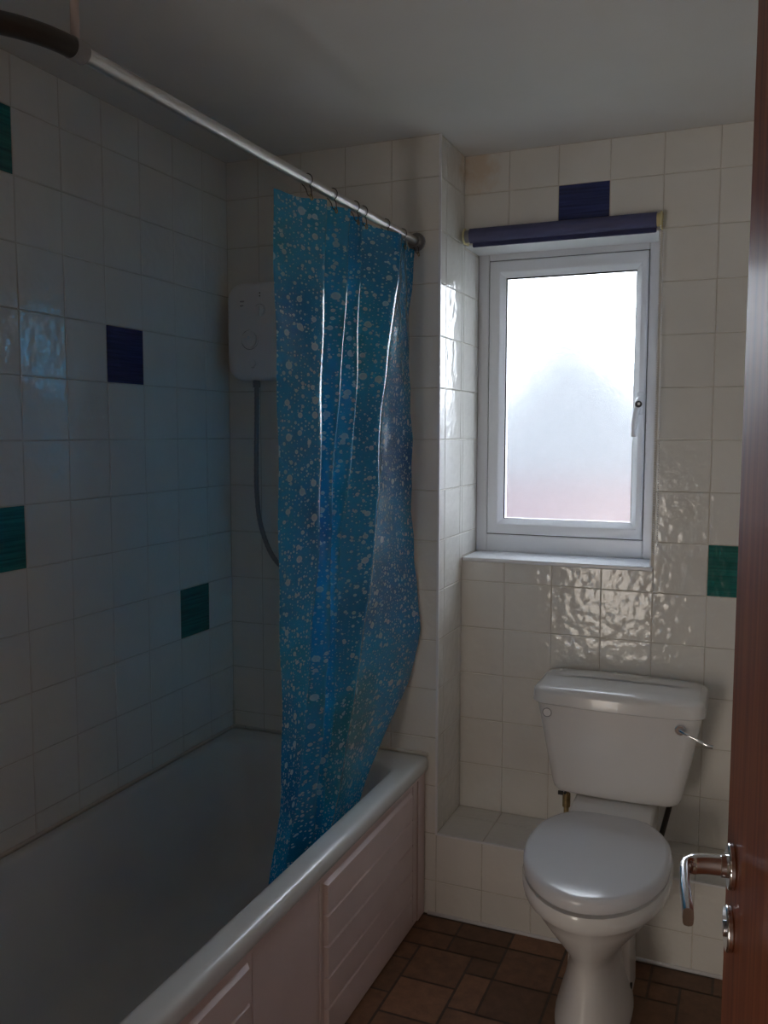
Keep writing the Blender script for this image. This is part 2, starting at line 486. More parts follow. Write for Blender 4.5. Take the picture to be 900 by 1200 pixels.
wpart('glass_pane', newbox(gx0 - .004, gx1 + .004, FR + .020, FR + .024, gz0 - .004, gz1 + .004), M['glass'])
bm = newbox(XE + .008, OX1 + .006, D - .014, FR + .002, OZ0 - .012, OZ0 + .001)
wpart('window_sill', bm, M['upvc'], bevel=.003)
bm = newbox(OX0 + .001, OX1, D, FR + .002, OZ1 - .004, OZ1)
box(bm, OX1 - .004, OX1, D, FR + .002, OZ0, OZ1)
wpart('reveal_lining', bm, M['upvc'])
# handle: base plate, blade pointing down, key lock
hd = wpart('window_handle', newbox(1.246, 1.268, FR - .018, FR - .0085, 1.555, 1.625), M['upvc'], bevel=.004, seg=3)
bm = bmesh.new()
pl = smoothcurve([(1.257, FR - .022, 1.60), (1.256, FR - .034, 1.592), (1.248, FR - .040, 1.56), (1.243, FR - .040, 1.50), (1.243, FR - .040, 1.485)], 5)
tube(bm, pl, [.012] * 6 + [.010] * 8 + [.008] * (len(pl) - 14), 12)
wpart('handle_lever', bm, M['upvc'], hd, smooth=True)
bm = bmesh.new(); cyl(bm, (1.256, FR - .040, 1.586), (1.256, FR - .049, 1.586), .0105)
wpart('lock_cylinder', bm, M['black'], hd, smooth=True, angle=40)
bm = bmesh.new(); cyl(bm, (1.2575, FR - .048, 1.587), (1.2575, FR - .0505, 1.587), .004)
wpart('key_slot', bm, M['satin'], hd, smooth=True, angle=40)

# ------------------------------------------------------------------ roller blind
bl = empty('roller_blind', (1.03, D, 2.10))
tag(bl, 'rolled up dark blue roller blind mounted across the top of the window', 'blind')
def bpart(name, bm, mat, parent=bl, **k):
    for v in bm.verts: v.co -= Vector(bl.location)
    return obj(name, bm, mat, parent, **k)
BY, BZ = D - .036, 2.103
bm = bmesh.new(); n = 64
prof = []
for k in range(40):
    a = 2 * PI * k / 40; r = .0215 + .0012 * (k / 40)
    prof.append((BY + r * math.cos(a + PI), BZ + r * math.sin(a + PI)))
rings = [[(x, y, z) for y, z in prof] for x in (.757, 1.312)]
loft(bm, rings); bpart('fabric_roll', bm, M['blind'], smooth=True, angle=40)
bm = bmesh.new(); box(bm, .764, 1.311, BY - .002, BY + .008, BZ - .034, BZ - .018)
bpart('hem_bar', bm, M['blindbar'], bevel=.003)
for xa, xb, m_, px in ((.742, .757, 'greyplastic', 0), (1.312, 1.322, 'yellowed', 1)):
    bm = bmesh.new(); cyl(bm, (xa, BY, BZ), (xb, BY, BZ), .0185)
    bpart('end_cap', bm, M[m_], smooth=True, angle=40)
for xa in (.7375, 1.322):
    bm = bmesh.new(); cyl(bm, (xa, BY, BZ), (xa + .0045, BY, BZ), .024); box(bm, xa, xa + .004, BY, D, BZ - .022, BZ + .022)
    bpart('bracket', bm, M['yellowed'], bevel=.001)
# bead chain loop
bm = bmesh.new()
pts = []
for k in range(140):
    z = BZ - k * .0068; pts.append((1.3235 + .004 * (k / 140) ** 2, BY - .014, z))
zb = pts[-1][2]
for k in range(8):
    a = PI * k / 7; pts.append((1.3325 - .006 * math.cos(a), BY - .014, zb - .014 * math.sin(a)))
for k in range(140):
    pts.append((1.3385 - .010 * (1 - k / 140) ** 0 * (k / 140), BY + .012 - .026 * (1 - k / 140), zb + k * .0068))
for p in pts:
    bmesh.ops.create_icosphere(bm, subdivisions=1, radius=.0021, matrix=Matrix.Translation(p))
bpart('bead_chain', bm, M['white'], smooth=True)

# ------------------------------------------------------------------ bath
bath = empty('bathtub', (.35, -.85, 0))
tag(bath, 'white acrylic bathtub with a pale pink moulded front panel, along the left wall', 'bathtub')
def bathp(name, bm, mat, parent=bath, **k):
    for v in bm.verts: v.co -= Vector(bath.location)
    return obj(name, bm, mat, parent, **k)
def tub():
    bm = bmesh.new()
    x0, x1, y0, y1 = .004, .702, -1.70, -.004
    cx, cy = (x0 + x1) / 2, (y0 + y1) / 2; hx, hy = (x1 - x0) / 2, (y1 - y0) / 2
    def rr(a, b, c, d, r, z): return rrect((a + b) / 2, (c + d) / 2, (b - a) / 2, (d - c) / 2, r, z, 8)
    rings = [rr(x0 + .01, x1 - .012, y0, y1, .006, .462),
             rr(x0, x1 - .001, y0, y1, .006, .462),
             rr(x0, x1, y0, y1, .006, .495),
             rr(x0 + .001, x1 - .004, y0 + .001, y1 - .001, .008, .504),
             rr(x0 + .004, x1 - .014, y0 + .004, y1 - .004, .012, .509),
             rr(x0 + .010, x1 - .030, y0 + .01, y1 - .02, .02, .510),
             rr(x0 + .026, x1 - .058, y0 + .04, y1 - .085, .07, .509),
             rr(x0 + .032, x1 - .064, y0 + .05, y1 - .094, .08, .505),
             rr(x0 + .036, x1 - .067, y0 + .055, y1 - .099, .08, .494),
             rr(x0 + .040, x1 - .070, y0 + .07, y1 - .104, .08, .475),
             rr(x0 + .052, x1 - .080, y0 + .13, y1 - .115, .085, .40),
             rr(x0 + .070, x1 - .094, y0 + .22, y1 - .130, .09, .29),
             rr(x0 + .085, x1 - .108, y0 + .30, y1 - .150, .10, .19),
             rr(x0 + .105, x1 - .125, y0 + .36, y1 - .175, .10, .14),
             rr(x0 + .135, x1 - .155, y0 + .42, y1 - .21, .08, .122),
             rr(x0 + .17, x1 - .19, y0 + .48, y1 - .25, .05, .118)]
    loft(bm, rings, cap0=False)
    return bm
bathp('tub', tub(), M['acrylic'], smooth=True, subsurf=1)
# grip ridges moulded in the tub floor
bm = bmesh.new()
for k in range(10):
    y = -.62 - .028 * k; w = .085
    tube(bm, [(.345 - w + .01, y, .1175), (.345, y, .1200), (.345 + w - .01, y, .1175)], .0035, 8)
g = bathp('grip_ridges', bm, M['acrylic'], smooth=True); g['kind'] = 'stuff'
# moulded panel
def panel():
    bm = bmesh.new()
    box(bm, .660, .684, -1.70, -.004, .004, .462)
    def frame(ya, yb):      # a raised group of five slats between two heights, with stepped border
        top = .432; hgt = .0785
        zs = [top - hgt * k for k in range(6)]
        for k in range(5):
            za, zb = zs[k + 1], zs[k]
            lo = .684; hi = .6945
            prof = [(lo, zb), (hi, zb - .0065), (hi, za + .0015), (lo, za)]
            e = .008
            A = [bm.verts.new((x, ya + (e if i in (1, 2) else 0), z)) for i, (x, z) in enumerate(prof)]
            B = [bm.verts.new((x, yb - (e if i in (1, 2) else 0), z)) for i, (x, z) in enumerate(prof)]
            for i in range(3): bm.faces.new((A[i], A[i + 1], B[i + 1], B[i]))
            bm.faces.new(A); bm.faces.new(list(reversed(B)))
    frame(-.696, -.115); frame(-1.62, -1.035)
    # thin outer step around the groups
    for (ya, yb) in ((-.712, -.099), (-1.636, -1.019)):
        box(bm, .684, .6865, ya - .004, ya, .02, .452); box(bm, .684, .6865, yb, yb + .004, .02, .452)
        box(bm, .684, .6865, ya, yb, .444, .448)
    # end stile and border bead
    box(bm, .684, .688, -.060, -.004, .004, .462)
    box(bm, .684, .688, -1.70, -.060, .448, .462)
    return bm
bathp('bath_panel', panel(), M['panel'], label='pale pink moulded panel with raised horizontal slats')

# ------------------------------------------------------------------ shower rail
RX, RZ = .655, 2.055
rail = empty('curtain_rail', (RX, 0, RZ))
tag(rail, 'shiny metal shower curtain rail with a dark corner bend, above the bath', 'curtain rail')
def rp(name, bm, mat, parent=rail, **k):
    for v in bm.verts: v.co -= Vector(rail.location)
    return obj(name, bm, mat, parent, **k)
bm = bmesh.new(); cyl(bm, (RX, -.006, RZ), (RX, -1.43, RZ), .0118, 24)
rp('rail_tube', bm, M['satin'], smooth=True, angle=40)
bm = bmesh.new(); cyl(bm, (RX, -1.41, RZ), (RX, -1.435, RZ), .0165); rp('joint_collar', bm, M['greyplastic'], smooth=True, angle=40)
bm = bmesh.new()
pts = [(RX, -1.425, RZ)] + [(RX - .17 * (1 - math.cos(t)), -1.43 - .17 * math.sin(t), RZ) for t in [PI / 2 * k / 12 for k in range(13)]] + [(.012, -1.60, RZ)]
tube(bm, pts, .0155, 20); rp('corner_bend', bm, M['darkmetal'], smooth=True, angle=50)
bm = bmesh.new(); cyl(bm, (RX, -.002, RZ), (RX, -.010, RZ), .026); cyl(bm, (RX, -.010, RZ), (RX, -.03, RZ), .017)
rp('wall_flange', bm, M['greyplastic'], smooth=True, angle=40)
bm = bmesh.new(); cyl(bm, (.003, -1.60, RZ), (.014, -1.60, RZ), .028); rp('wall_flange', bm, M['greyplastic'], smooth=True, angle=40)
bm = bmesh.new(); cyl(bm, (RX, -1.425, RZ + .01), (RX, -1.425, CEIL - .004), .0065, 14); cyl(bm, (RX, -1.425, CEIL - .008), (RX, -1.425, CEIL - .001), .02)
rp('ceiling_support', bm, M['support'], smooth=True, angle=40)

# ------------------------------------------------------------------ curtain
# height, valley x, (near edge, four ridges, far edge), how far the fourth fold opens towards the window
SEC = [
(2.05, .630, [(.650, -.837), (.672, -.624), (.672, -.484), (.672, -.417), (.680, -.186), (.646, -.012)], 0),
(1.85, .620, [(.648, -.835), (.675, -.637), (.675, -.516), (.675, -.435), (.684, -.246), (.642, -.012)], 0),
(1.5, .610, [(.643, -.819), (.675, -.654), (.675, -.571), (.675, -.477), (.686, -.348), (.642, -.012)], 0),
(1.25, .600, [(.635, -.803), (.670, -.664), (.670, -.591), (.670, -.524), (.682, -.376), (.650, -.012)], 0),
(1.05, .595, [(.628, -.789), (.660, -.678), (.660, -.587), (.660, -.543), (.668, -.391), (.664, -.012)], 0),
(.90, .585, [(.619, -.772), (.652, -.686), (.652, -.581), (.652, -.538), (.654, -.410), (.676, -.025)], 0),
(.75, .575, [(.608, -.756), (.640, -.691), (.640, -.573), (.640, -.534), (.640, -.441), (.650, -.030)], 0),
(.62, .565, [(.595, -.740), (.622, -.707), (.622, -.573), (.622, -.529), (.622, -.458), (.620, -.170)], 0),
(.50, .550, [(.581, -.745), (.608, -.719), (.608, -.572), (.608, -.528), (.608, -.483), (.600, -.270)], 0),
(.25, .500, [(.540, -.760), (.555, -.714), (.555, -.570), (.555, -.522), (.555, -.471), (.550, -.275)], 0),
]
def ctrl(xr, R, o):
    E0, R1, R2, R3, R4, E1 = R
    def V_(a, b): return (xr, a[1] + min(.030, .35 * (b[1] - a[1])))
    def mx(p, q, t): return (p[0] * (1 - t) + q[0] * t, p[1] * (1 - t) + q[1] * t)
    mid = mx(((E0[0] + R1[0]) / 2 - .004, (E0[1] + R1[1]) / 2), (R1[0] + .010, E0[1] + (R1[1] - E0[1]) * .62), o)
    V3a = V_(R3, R4); V3 = mx(V3a, (R3[0] - .004, R3[1] + .014), o)
    M4 = mx(((xr + R4[0]) / 2 - .002, (R3[1] + .02 + R4[1]) / 2), mx(R3, R4, .6), o)
    V4 = V_(R4, E1); V4 = (max(xr, min(R4[0] - .009, E1[0] + .045)), V4[1] - .012 * o)
    q = [E0, mid, R1, V_(R1, R2), R2, V_(R2, R3), R3, V3, M4, R4, V4]
    for t in (.33, .66): q.append((V4[0] + (E1[0] - V4[0]) * t - .002 * math.sin(t * PI), V4[1] + (E1[1] - V4[1]) * t))
    q.append(E1); return q
def curtain():
    secs = [(z, ctrl(xv, R, o)) for z, xv, R, o in SEC]
    NS = 9
    def resample(q):
        out = []
        for i in range(len(q) - 1):
            for k in range(NS):
                t = k / NS; out.append((q[i][0] * (1 - t) + q[i + 1][0] * t, q[i][1] * (1 - t) + q[i + 1][1] * t))
        out.append(q[-1])
        for _ in range(5):
            o2 = list(out)
            for i in range(1, len(out) - 1):
                o2[i] = ((out[i - 1][0] + 2 * out[i][0] + out[i + 1][0]) / 4, (out[i - 1][1] + 2 * out[i][1] + out[i + 1][1]) / 4)
            out = o2
        return out
    rs = [(z, resample(q)) for z, q in secs]
    n = len(rs[0][1])
    # arc length of the reference section gives the print coordinate
    ref = rs[2][1]; arc = [0]
    for a, b in zip(ref, ref[1:]): arc.append(arc[-1] + math.hypot(a[0] - b[0], a[1] - b[1]))
    L = arc[-1]
    NZ = 150
    bm = bmesh.new(); uvl = bm.loops.layers.uv.new('UVMap')
    grid = []
    for iz in range(NZ + 1):
        row = []
        for i in range(n):
            f = arc[i] / L
            top = 2.001 + .034 * min(1, f / .28) + .005 * f - .012 * max(0, (f - .85) / .15) + .003 * math.cos(f * 2 * PI * 6)
            z = top + (.25 - top) * iz / NZ
            for k in range(len(rs) - 1):
                if rs[k][0] >= z >= rs[k + 1][0]: break
            km, kp = max(k - 1, 0), min(k + 2, len(rs) - 1)
            t = (rs[k][0] - z) / (rs[k][0] - rs[k + 1][0])
            def cr(c):
                p0, p1, p2, p3 = rs[km][1][i][c], rs[k][1][i][c], rs[k + 1][1][i][c], rs[kp][1][i][c]
                z0, z1, z2, z3 = rs[km][0], rs[k][0], rs[k + 1][0], rs[kp][0]
                m1 = (p2 - p0) / (z2 - z0) if z2 != z0 else 0; m2 = (p3 - p1) / (z3 - z1) if z3 != z1 else 0
                h = z2 - z1
                return (2 * t ** 3 - 3 * t * t + 1) * p1 + (t ** 3 - 2 * t * t + t) * h * m1 + (-2 * t ** 3 + 3 * t * t) * p2 + (t ** 3 - t * t) * h * m2
            x, y = cr(0), cr(1)
            # packing creases across the cloth, strongest on the far panel
            w = max(0, min(1, (f - .62) / .1)) * (1 if z > .9 else max(0, (z - .7) / .2))
            ph = ((1.635 - .045 * (f - .8) - z) / .146) % 1.0
            saw = (ph - .5) * 2
            x += w * .0045 * (1 - abs(saw)) * (-1)
            # soft waves of hanging plastic
            x += .0022 * math.sin(z * 9 + f * 14) + .0015 * math.sin(z * 23 + f * 31)
            y2 = min(y + .002 * math.sin(z * 11 + f * 9), -.006)
            if f > .93: y2 = min(y + .004 * math.sin(z * 16), -.006); x += .004 * math.sin(z * 13 + 1) * (f - .93) / .07
            if z < .56: x = min(x, .618)
            row.append((bm.verts.new((x, y2, z)), (arc[i] * .8, z)))
        grid.append(row)
    for a in range(NZ):
        for i in range(n - 1):
            q = [grid[a][i], grid[a][i + 1], grid[a + 1][i + 1], grid[a + 1][i]]
            f = bm.faces.new([v for v, _ in q])
            for l, (_, uv) in zip(f.loops, q): l[uvl].uv = uv
    top = [tuple(v.co) for v, _ in grid[0]]
    return bm, top, arc, L
cbm, ctop, carc, cL = curtain()
cur = obj('shower_curtain', cbm, M['curtain'], smooth=True)
tag(cur, 'translucent blue plastic shower curtain printed with water bubbles, hanging into the bath', 'shower curtain')

# hooks: each a C shaped wire over the rail and through an eyelet of the curtain
def hook_mesh():
    bm = bmesh.new()
    pts = []
    for k in range(25):
        a = math.radians(-60 + 300 * k / 24)
        pts.append((.0140 * math.cos(a), 0, .0140 * math.sin(a)))
    pts = [(.012, 0, -.036)] + [(.011, 0, -.022)] + pts + [(-.002, 0, -.020), (.002, 0, -.032), (.010, 0, -.038)]
    tube(bm, pts, .0012, 8)
    return bm
hook0 = None
hook_at = [(.115, 'topmost left hook, at the loose near corner of the curtain'), (.255, 'second hook from the near corner of the curtain'),
           (.40, 'third hook from the near corner of the curtain'), (.50, 'fourth hook from the near corner, amid the tight folds'),
           (.61, 'fifth hook, on the wide fold of the curtain'), (.76, 'sixth hook, where the far panel starts'),
           (.97, 'last hook of the curtain, next to the wall flange')]
for f, where in hook_at:
    i = min(range(len(carc)), key=lambda k: abs(carc[k] - f * cL)); p = ctop[i]
    if hook0 is None:
        h = hook0 = obj('curtain_hook', hook_mesh(), M['darkmetal'], smooth=True)
        bm = bmesh.new(); torus(bm, (.011, 0, -.038), (1, 0, .1), .006, .0014)
        obj('eyelet', bm, M['brass'], h, smooth=True)
    else:
        h = hook0.copy(); C.objects.link(h)
        for ch in hook0.children:
            c = ch.copy(); C.objects.link(c); c.parent = h
    h.location = (RX, min(p[1], -.014), RZ)
    tag(h, 'small dark wire ' + where, 'curtain hook', 'curtain hooks along the rail')

# ------------------------------------------------------------------ electric shower
sh = empty('shower_unit', (.145, 0, 1.66))
tag(sh, 'white electric shower unit with a grey hose, on the tiled wall behind the curtain', 'shower')
def sp(name, bm, mat, parent=sh, **k):
    for v in bm.verts: v.co -= Vector(sh.location)
    return obj(name, bm, mat, parent, **k)
def sbody():
    bm = bmesh.new()
    cx, cz = .150, 1.812
    def ring(hx, hz, r, y, n=8):
        pts = []
        for (sx, sz, a0) in ((1, 1, 0), (-1, 1, 90), (-1, -1, 180), (1, -1, 270)):
            rr_ = min(r, hx, hz)
            for k in range(n + 1):
                a = math.radians(a0 + 90 * k / n)
                px = cx + sx * (hx - rr_) + rr_ * math.cos(a); pz = cz + sz * (hz - rr_) + rr_ * math.sin(a)
                # bulging flanks
                px = cx + (px - cx) * (1 + .05 * (1 - ((pz - cz) / hz) ** 2))
                pts.append((px, y, pz))
        return pts
    loft(bm, [ring(.104, .146, .045, -.003), ring(.108, .152, .05, -.02), ring(.108, .152, .05, -.055), ring(.103, .147, .048, -.072), ring(.088, .132, .04, -.082), ring(.05, .09, .03, -.085)])
    return bm
sp('casing', sbody(), M['white'], smooth=True, subsurf=1)
def disc(name, x, z, r, y0, y1, mat, parent=sh, extra=None):
    bm = bmesh.new(); cyl(bm, (x, y0, z), (x, y1, z), r, 32)
    if extra: extra(bm)
    return sp(name, bm, mat, parent, bevel=.001)
SF = -.083
d1 = disc('temperature_dial', .132, 1.785, .026, SF + .004, SF - .010, M['white'], extra=lambda bm: box(bm, .108, .134, SF - .017, SF - .008, 1.787, 1.795))
bm = bmesh.new(); torus(bm, (.132, SF - .0005, 1.785), (0, 1, 0), .030, .0013, 32); sp('dial_ring', bm, M['mark'], d1, smooth=True)
d2 = disc('power_dial', .168, 1.872, .018, SF + .006, SF - .007, M['white'], extra=lambda bm: box(bm, .166, .170, SF - .012, SF - .005, 1.858, 1.886))
bm = bmesh.new(); torus(bm, (.168, SF - .0005, 1.872), (0, 1, 0), .0205, .001, 32); sp('dial_ring', bm, M['mark'], d2, smooth=True)
disc('stop_button', .140, 1.712, .012, SF + .006, SF - .005, M['white'])
bm = bmesh.new(); torus(bm, (.140, SF + .001, 1.712), (0, 1, 0), .0135, .0009, 28); sp('button_ring', bm, M['mark'], smooth=True)
for z in (1.926, 1.917):
    bm = bmesh.new(); cyl(bm, (.168, SF + .006, z), (.168, SF - .001, z), .0022, 12); sp('indicator_light', bm, M['black'], smooth=True, angle=40)
for z, w in ((1.903, .014), (1.890, .012)):
    bm = bmesh.new()
    for k in range(5):
        xx = .098 + k * .0032
        box(bm, xx, xx + .0018, SF - .0012, SF + .006, z - .002 - .001 * (k % 2), z + .002)
    sp('lettering', bm, M['mark'])
bm = bmesh.new(); cyl(bm, (.131, -.045, 1.663), (.131, -.045, 1.640), .0115, 20); sp('outlet_nut', bm, M['greyplastic'], smooth=True, angle=40)
bm = bmesh.new()
hp = smoothcurve([(.131, -.045, 1.645), (.130, -.045, 1.55), (.128, -.047, 1.42), (.130, -.05, 1.30), (.145, -.052, 1.20), (.185, -.054, 1.11), (.24, -.056, 1.065),
                  (.30, -.056, 1.075), (.35, -.056, 1.15), (.375, -.056, 1.30), (.38, -.056, 1.50), (.385, -.056, 1.60)], 14)
seg = 12
rad = [.0072 + (.0008 if k % 2 else 0) for k in range(len(hp))]
tube(bm, hp, rad, seg); sp('hose', bm, M['hose'], smooth=True)
bm = bmesh.new(); tube(bm, [(.385, -.056, 1.59), (.385, -.056, 1.68), (.385, -.075, 1.73), (.385, -.10, 1.745)], [.011, .012, .014, .02], 16)
cyl(bm, (.385, -.085, 1.755), (.385, -.105, 1.71), .04, 24); sp('shower_head', bm, M['white'], smooth=True, angle=40)
bm = newbox(.368, .402, -.05, -.003, 1.63, 1.67); sp('head_holder', bm, M['white'], bevel=.004)

# ------------------------------------------------------------------ toilet
TX = 1.256
wc = empty('toilet', (TX, -.2, 0))
tag(wc, 'white close coupled toilet with closed lid in front of the tiled ledge', 'toilet')
def tp(name, bm, mat, parent=wc, **k):
    for v in bm.verts: v.co -= Vector(wc.location)
    return obj(name, bm, mat, parent, **k)
def egg(hw, yf, yb, z, n=40, pf=2.0, pb=2.6, yc=None):
    """closed plan outline: round front (towards -y), squarer back"""
    yc = yb - (yb - yf) * .45 if yc is None else yc
    pts = []
    for k in range(n):
        a = 2 * PI * k / n; c, s = math.cos(a), math.sin(a)
        p = pb if s > 0 else pf
        x = math.copysign(abs(c) ** (2 / p), c) * hw
        y = yc + (math.copysign(abs(s) ** (2 / p), s)) * ((yb - yc) if s > 0 else (yc - yf))
        pts.append((TX + x, y, z))
    return pts
def pan():
    bm = bmesh.new()
    prof = [(.096, -.455, -.10, 0), (.095, -.455, -.10, .012), (.088, -.448, -.102, .04), (.074, -.432, -.11, .09), (.064, -.420, -.12, .14), (.060, -.415, -.12, .172),
            (.065, -.420, -.11, .198), (.083, -.440, -.08, .225), (.108, -.468, -.05, .258), (.134, -.495, -.03, .292), (.155, -.518, -.02, .322),
            (.169, -.530, -.02, .345), (.182, -.548, -.02, .358), (.184, -.551, -.02, .374), (.184, -.552, -.02, .388), (.180, -.549, -.022, .397), (.160, -.53, -.03, .399)]
    loft(bm, [egg(hw, a, b, z) for hw, a, b, z in prof])
    # rear leg and platform that carries the cistern
    R = [rrect(TX, -.145, .084, .085, .03, 0), rrect(TX, -.145, .083, .085, .03, .05), rrect(TX, -.145, .078, .085, .03, .20), rrect(TX, -.12, .085, .11, .03, .27)]
    loft(bm, R)
    R = [rrect(TX, .03, .095, .17, .03, .27), rrect(TX, .03, .108, .18, .03, .34), rrect(TX, .03, .112, .185, .03, .40),
         rrect(TX, .035, .112, .178, .028, .425), rrect(TX, .085, .108, .125, .02, .447), rrect(TX, .085, .10, .12, .02, .45)]
    loft(bm, R)
    return bm
tp('bowl', pan(), M['ceramic'], smooth=True, angle=60)
bm = bmesh.new(); cyl(bm, (TX + .078, -.20, .045), (TX + .088, -.20, .045), .008, 14); tp('fixing_bolt', bm, M['black'], smooth=True, angle=40)
# seat ring and closed lid
def slab(hw, yf, yb, z0, z1, rnd, dome=0):
    bm = bmesh.new()
    def e(ins, z): return egg(hw - ins, yf + ins, yb - ins, z, 56, 2.0, 2.25)
    rings = [e(.004, z0), e(.0012, z0 + .001), e(0, z0 + .004)]
    rings += [e(0, z1 - rnd), e(rnd * .13, z1 - rnd * .5), e(rnd * .5, z1 - rnd * .13), e(rnd, z1)]
    for f in (.25, .5, .75, .92): rings.append([(TX + (p[0] - TX) * (1 - f), (p[1] - (yf + yb) / 2) * (1 - f) + (yf + yb) / 2, z1 + dome * (1 - (1 - f) ** 2)) for p in e(rnd, z1)])
    loft(bm, rings); return bm
tp('seat', slab(.160, -.518, -.060, .3995, .403, .0015), M['seat'], smooth=True)
tp('lid', slab(.181, -.547, -.035, .4045, .441, .016, .005), M['seat'], smooth=True)
for sx in (-.075, .075):
    bm = bmesh.new(); cyl(bm, (TX + sx - .018, -.040, .418), (TX + sx + .018, -.040, .418), .011, 16); tp('hinge', bm, M['seat'], smooth=True, angle=40)
# cistern: tapered tank, overhanging lid
def bow(hw, yf, yb, r, z, crown=.02, n=8):
    """plan outline with rounded corners and a bowed front"""
    pts = rrect(TX, (yf + yb) / 2, hw, (yb - yf) / 2, r, z, n)
    return [(x, y - (crown * (1 - ((x - TX) / hw) ** 2) if y < (yf + yb) / 2 else 0), z) for x, y, z in pts]
def densify(ring, m=10):
    out = []
    for i, p in enumerate(ring):
        q = ring[(i + 1) % len(ring)]
        if math.dist(p, q) > .08:
            for k in range(m): out.append(tuple(p[c] + (q[c] - p[c]) * k / m for c in range(3)))
        else: out.append(p)
    return out
def bowd(hw, yf, yb, r, z, crown=.015):
    pts = densify(rrect(TX, (yf + yb) / 2, hw, (yb - yf) / 2, r, z, 8))
    return [(x, y - (crown * (1 - ((x - TX) / hw) ** 2) if y < (yf + yb) / 2 else 0), z) for x, y, z in pts]
def tank():
    bm = bmesh.new()
    def s(z, ins=0):
        t = (z - .452) / .27
        hw = .177 + .054 * t ** .95 - ins
        return bowd(hw, .016 - .006 * t + ins, .222 - ins, .035 - ins * .3, z)
    rings = [s(.452, .014), s(.455, .006), s(.462, .001), s(.475)] + [s(.50 + .04 * k) for k in range(6)] + [s(.722)]
    loft(bm, rings); return bm
cis = tp('cistern', tank(), M['ceramic'], smooth=True, angle=60)
def clid():
    bm = bmesh.new()
    def s(ins, z, dome=0):
        r = bowd(.238 - ins, -.012 + ins, .225 - ins, .036 - ins * .3, z, .02)
        return [(x, y, zz + dome * (1 - ((x - TX) / .236) ** 2)) for x, y, zz in r]
    rings = [s(.004, .718), s(0, .722), s(.001, .748), s(.003, .757, .002), s(.009, .763, .003), s(.018, .766, .006)]
    base = s(.018, .766, .006)
    for f in (.3, .6, .9):
        rings.append([(TX + (x - TX) * (1 - f * .0), y + (.11 - y) * f, z + .004 * f) for x, y, z in base])
    loft(bm, rings); return bm
tp('cistern_lid', clid(), M['ceramic'], cis, smooth=True, angle=45)
LY = .003
bm = bmesh.new(); cyl(bm, (1.431, .012, .687), (1.431, -.010, .687), .0145, 24)
lv = tp('flush_lever', bm, M['chrome'], cis, bevel=.002)
bm = bmesh.new()
pts = smoothcurve([(1.431, -.012, .687), (1.445, -.024, .684), (1.475, -.030, .674), (1.500, -.032, .664), (1.518, -.033, .660)], 5)
tube(bm, pts, [.0055] * 3 + [.0042] * 12 + [.0055] * (len(pts) - 15), 12); tp('lever_arm', bm, M['chrome'], lv, smooth=True)
bm = bmesh.new(); cyl(bm, (1.062, .03, .688), (1.062, .0045, .688), .0135, 24)
cap = tp('cistern_cap', bm, M['white'], cis, bevel=.0015)
bm = bmesh.new(); torus(bm, (1.062, .0040, .688), (0, 1, 0), .0125, .0012, 28); tp('cap_ring', bm, M['greyplastic'], cap, smooth=True)
# inlet valve left, overflow pipe right
bm = bmesh.new(); cyl(bm, (1.105, .10, .455), (1.105, .10, .264), .0075, 14); cyl(bm, (1.105, .10, .452), (1.105, .10, .43), .014, 6)
cyl(bm, (1.105, .10, .415), (1.105, .10, .375), .012, 12)
tp('inlet_pipe', bm, M['brass'], smooth=True, angle=40)
bm = bmesh.new(); cyl(bm, (1.105, .075, .425), (1.105, .125, .425), .004, 8); box(bm, 1.085, 1.10, .07, .078, .42, .43); tp('valve_tap', bm, M['black'], smooth=True, angle=40)
bm = bmesh.new(); tube(bm, smoothcurve([(1.403, .12, .456), (1.402, .12, .43), (1.392, .12, .38), (1.375, .13, .30), (1.372, .13, .264)], 5), .008, 12)
cyl(bm, (1.403, .12, .456), (1.403, .12, .44), .014, 12)
tp('overflow_pipe', bm, M['darkmetal'], smooth=True, angle=50, label='dark overflow pipe under the right end of the cistern')

# ------------------------------------------------------------------ door, hinged at the near wall and opened inwards
ang = math.atan2(.112, .775)
HX, HY = 1.580 + .778 * math.sin(ang), -1.43 - .778 * math.cos(ang)
dr = struct(empty('door_1', (HX, HY, 0), ang), 'open varnished brown door with chrome lever handle')
# local +y runs from hinge to leading edge, local -x face looks into the room
W = .778
obj('door_leaf', newbox(0, .040, 0, W, .008, 1.99), M['wood'], dr, bevel=.0015)
def rose(z):
    bm = bmesh.new(); cyl(bm, (0, W - .062, z), (-.0075, W - .062, z), .0245, 32)
    return bm
ro = obj('door_handle', rose(1.024), M['chrome'], dr, bevel=.002, seg=3)
bm = bmesh.new()
cyl(bm, (-.006, W - .062, 1.024), (-.014, W - .062, 1.024), .0125, 20)
def strap(bm, pts, wz, tx):
    """flat bar: pts (x,y,z), half height wz list, half thickness tx list, heading in the xy plane"""
    rings = []
    pts = [Vector(p) for p in pts]
    for i, p in enumerate(pts):
        t = (pts[min(i + 1, len(pts) - 1)] - pts[max(i - 1, 0)]); t.z = 0; t.normalize()
        s = Vector((t.y, -t.x, 0))
        a, b = wz[i], tx[i]; r = []
        for k in range(12):
            g = 2 * PI * k / 12; c, sn = math.cos(g), math.sin(g)
            r.append(p + s * b * math.copysign(abs(c) ** .6, c) + Vector((0, 0, a * math.copysign(abs(sn) ** .6, sn))))
        rings.append(r)
    loft(bm, rings)
pts = smoothcurve([(-.008, W - .062, 1.024), (-.030, W - .062, 1.024), (-.046, W - .066, 1.023), (-.053, W - .078, 1.022), (-.055, W - .11, 1.021), (-.0555, W - .14, 1.020), (-.0560, W - .170, 1.018)], 5)
n_ = len(pts)
strap(bm, pts, [.0105 - .001 * (i / n_) for i in range(n_)], [.0085 if i < 10 else .0055 for i in range(n_)])
obj('lever', bm, M['chrome'], ro, smooth=True, angle=60)
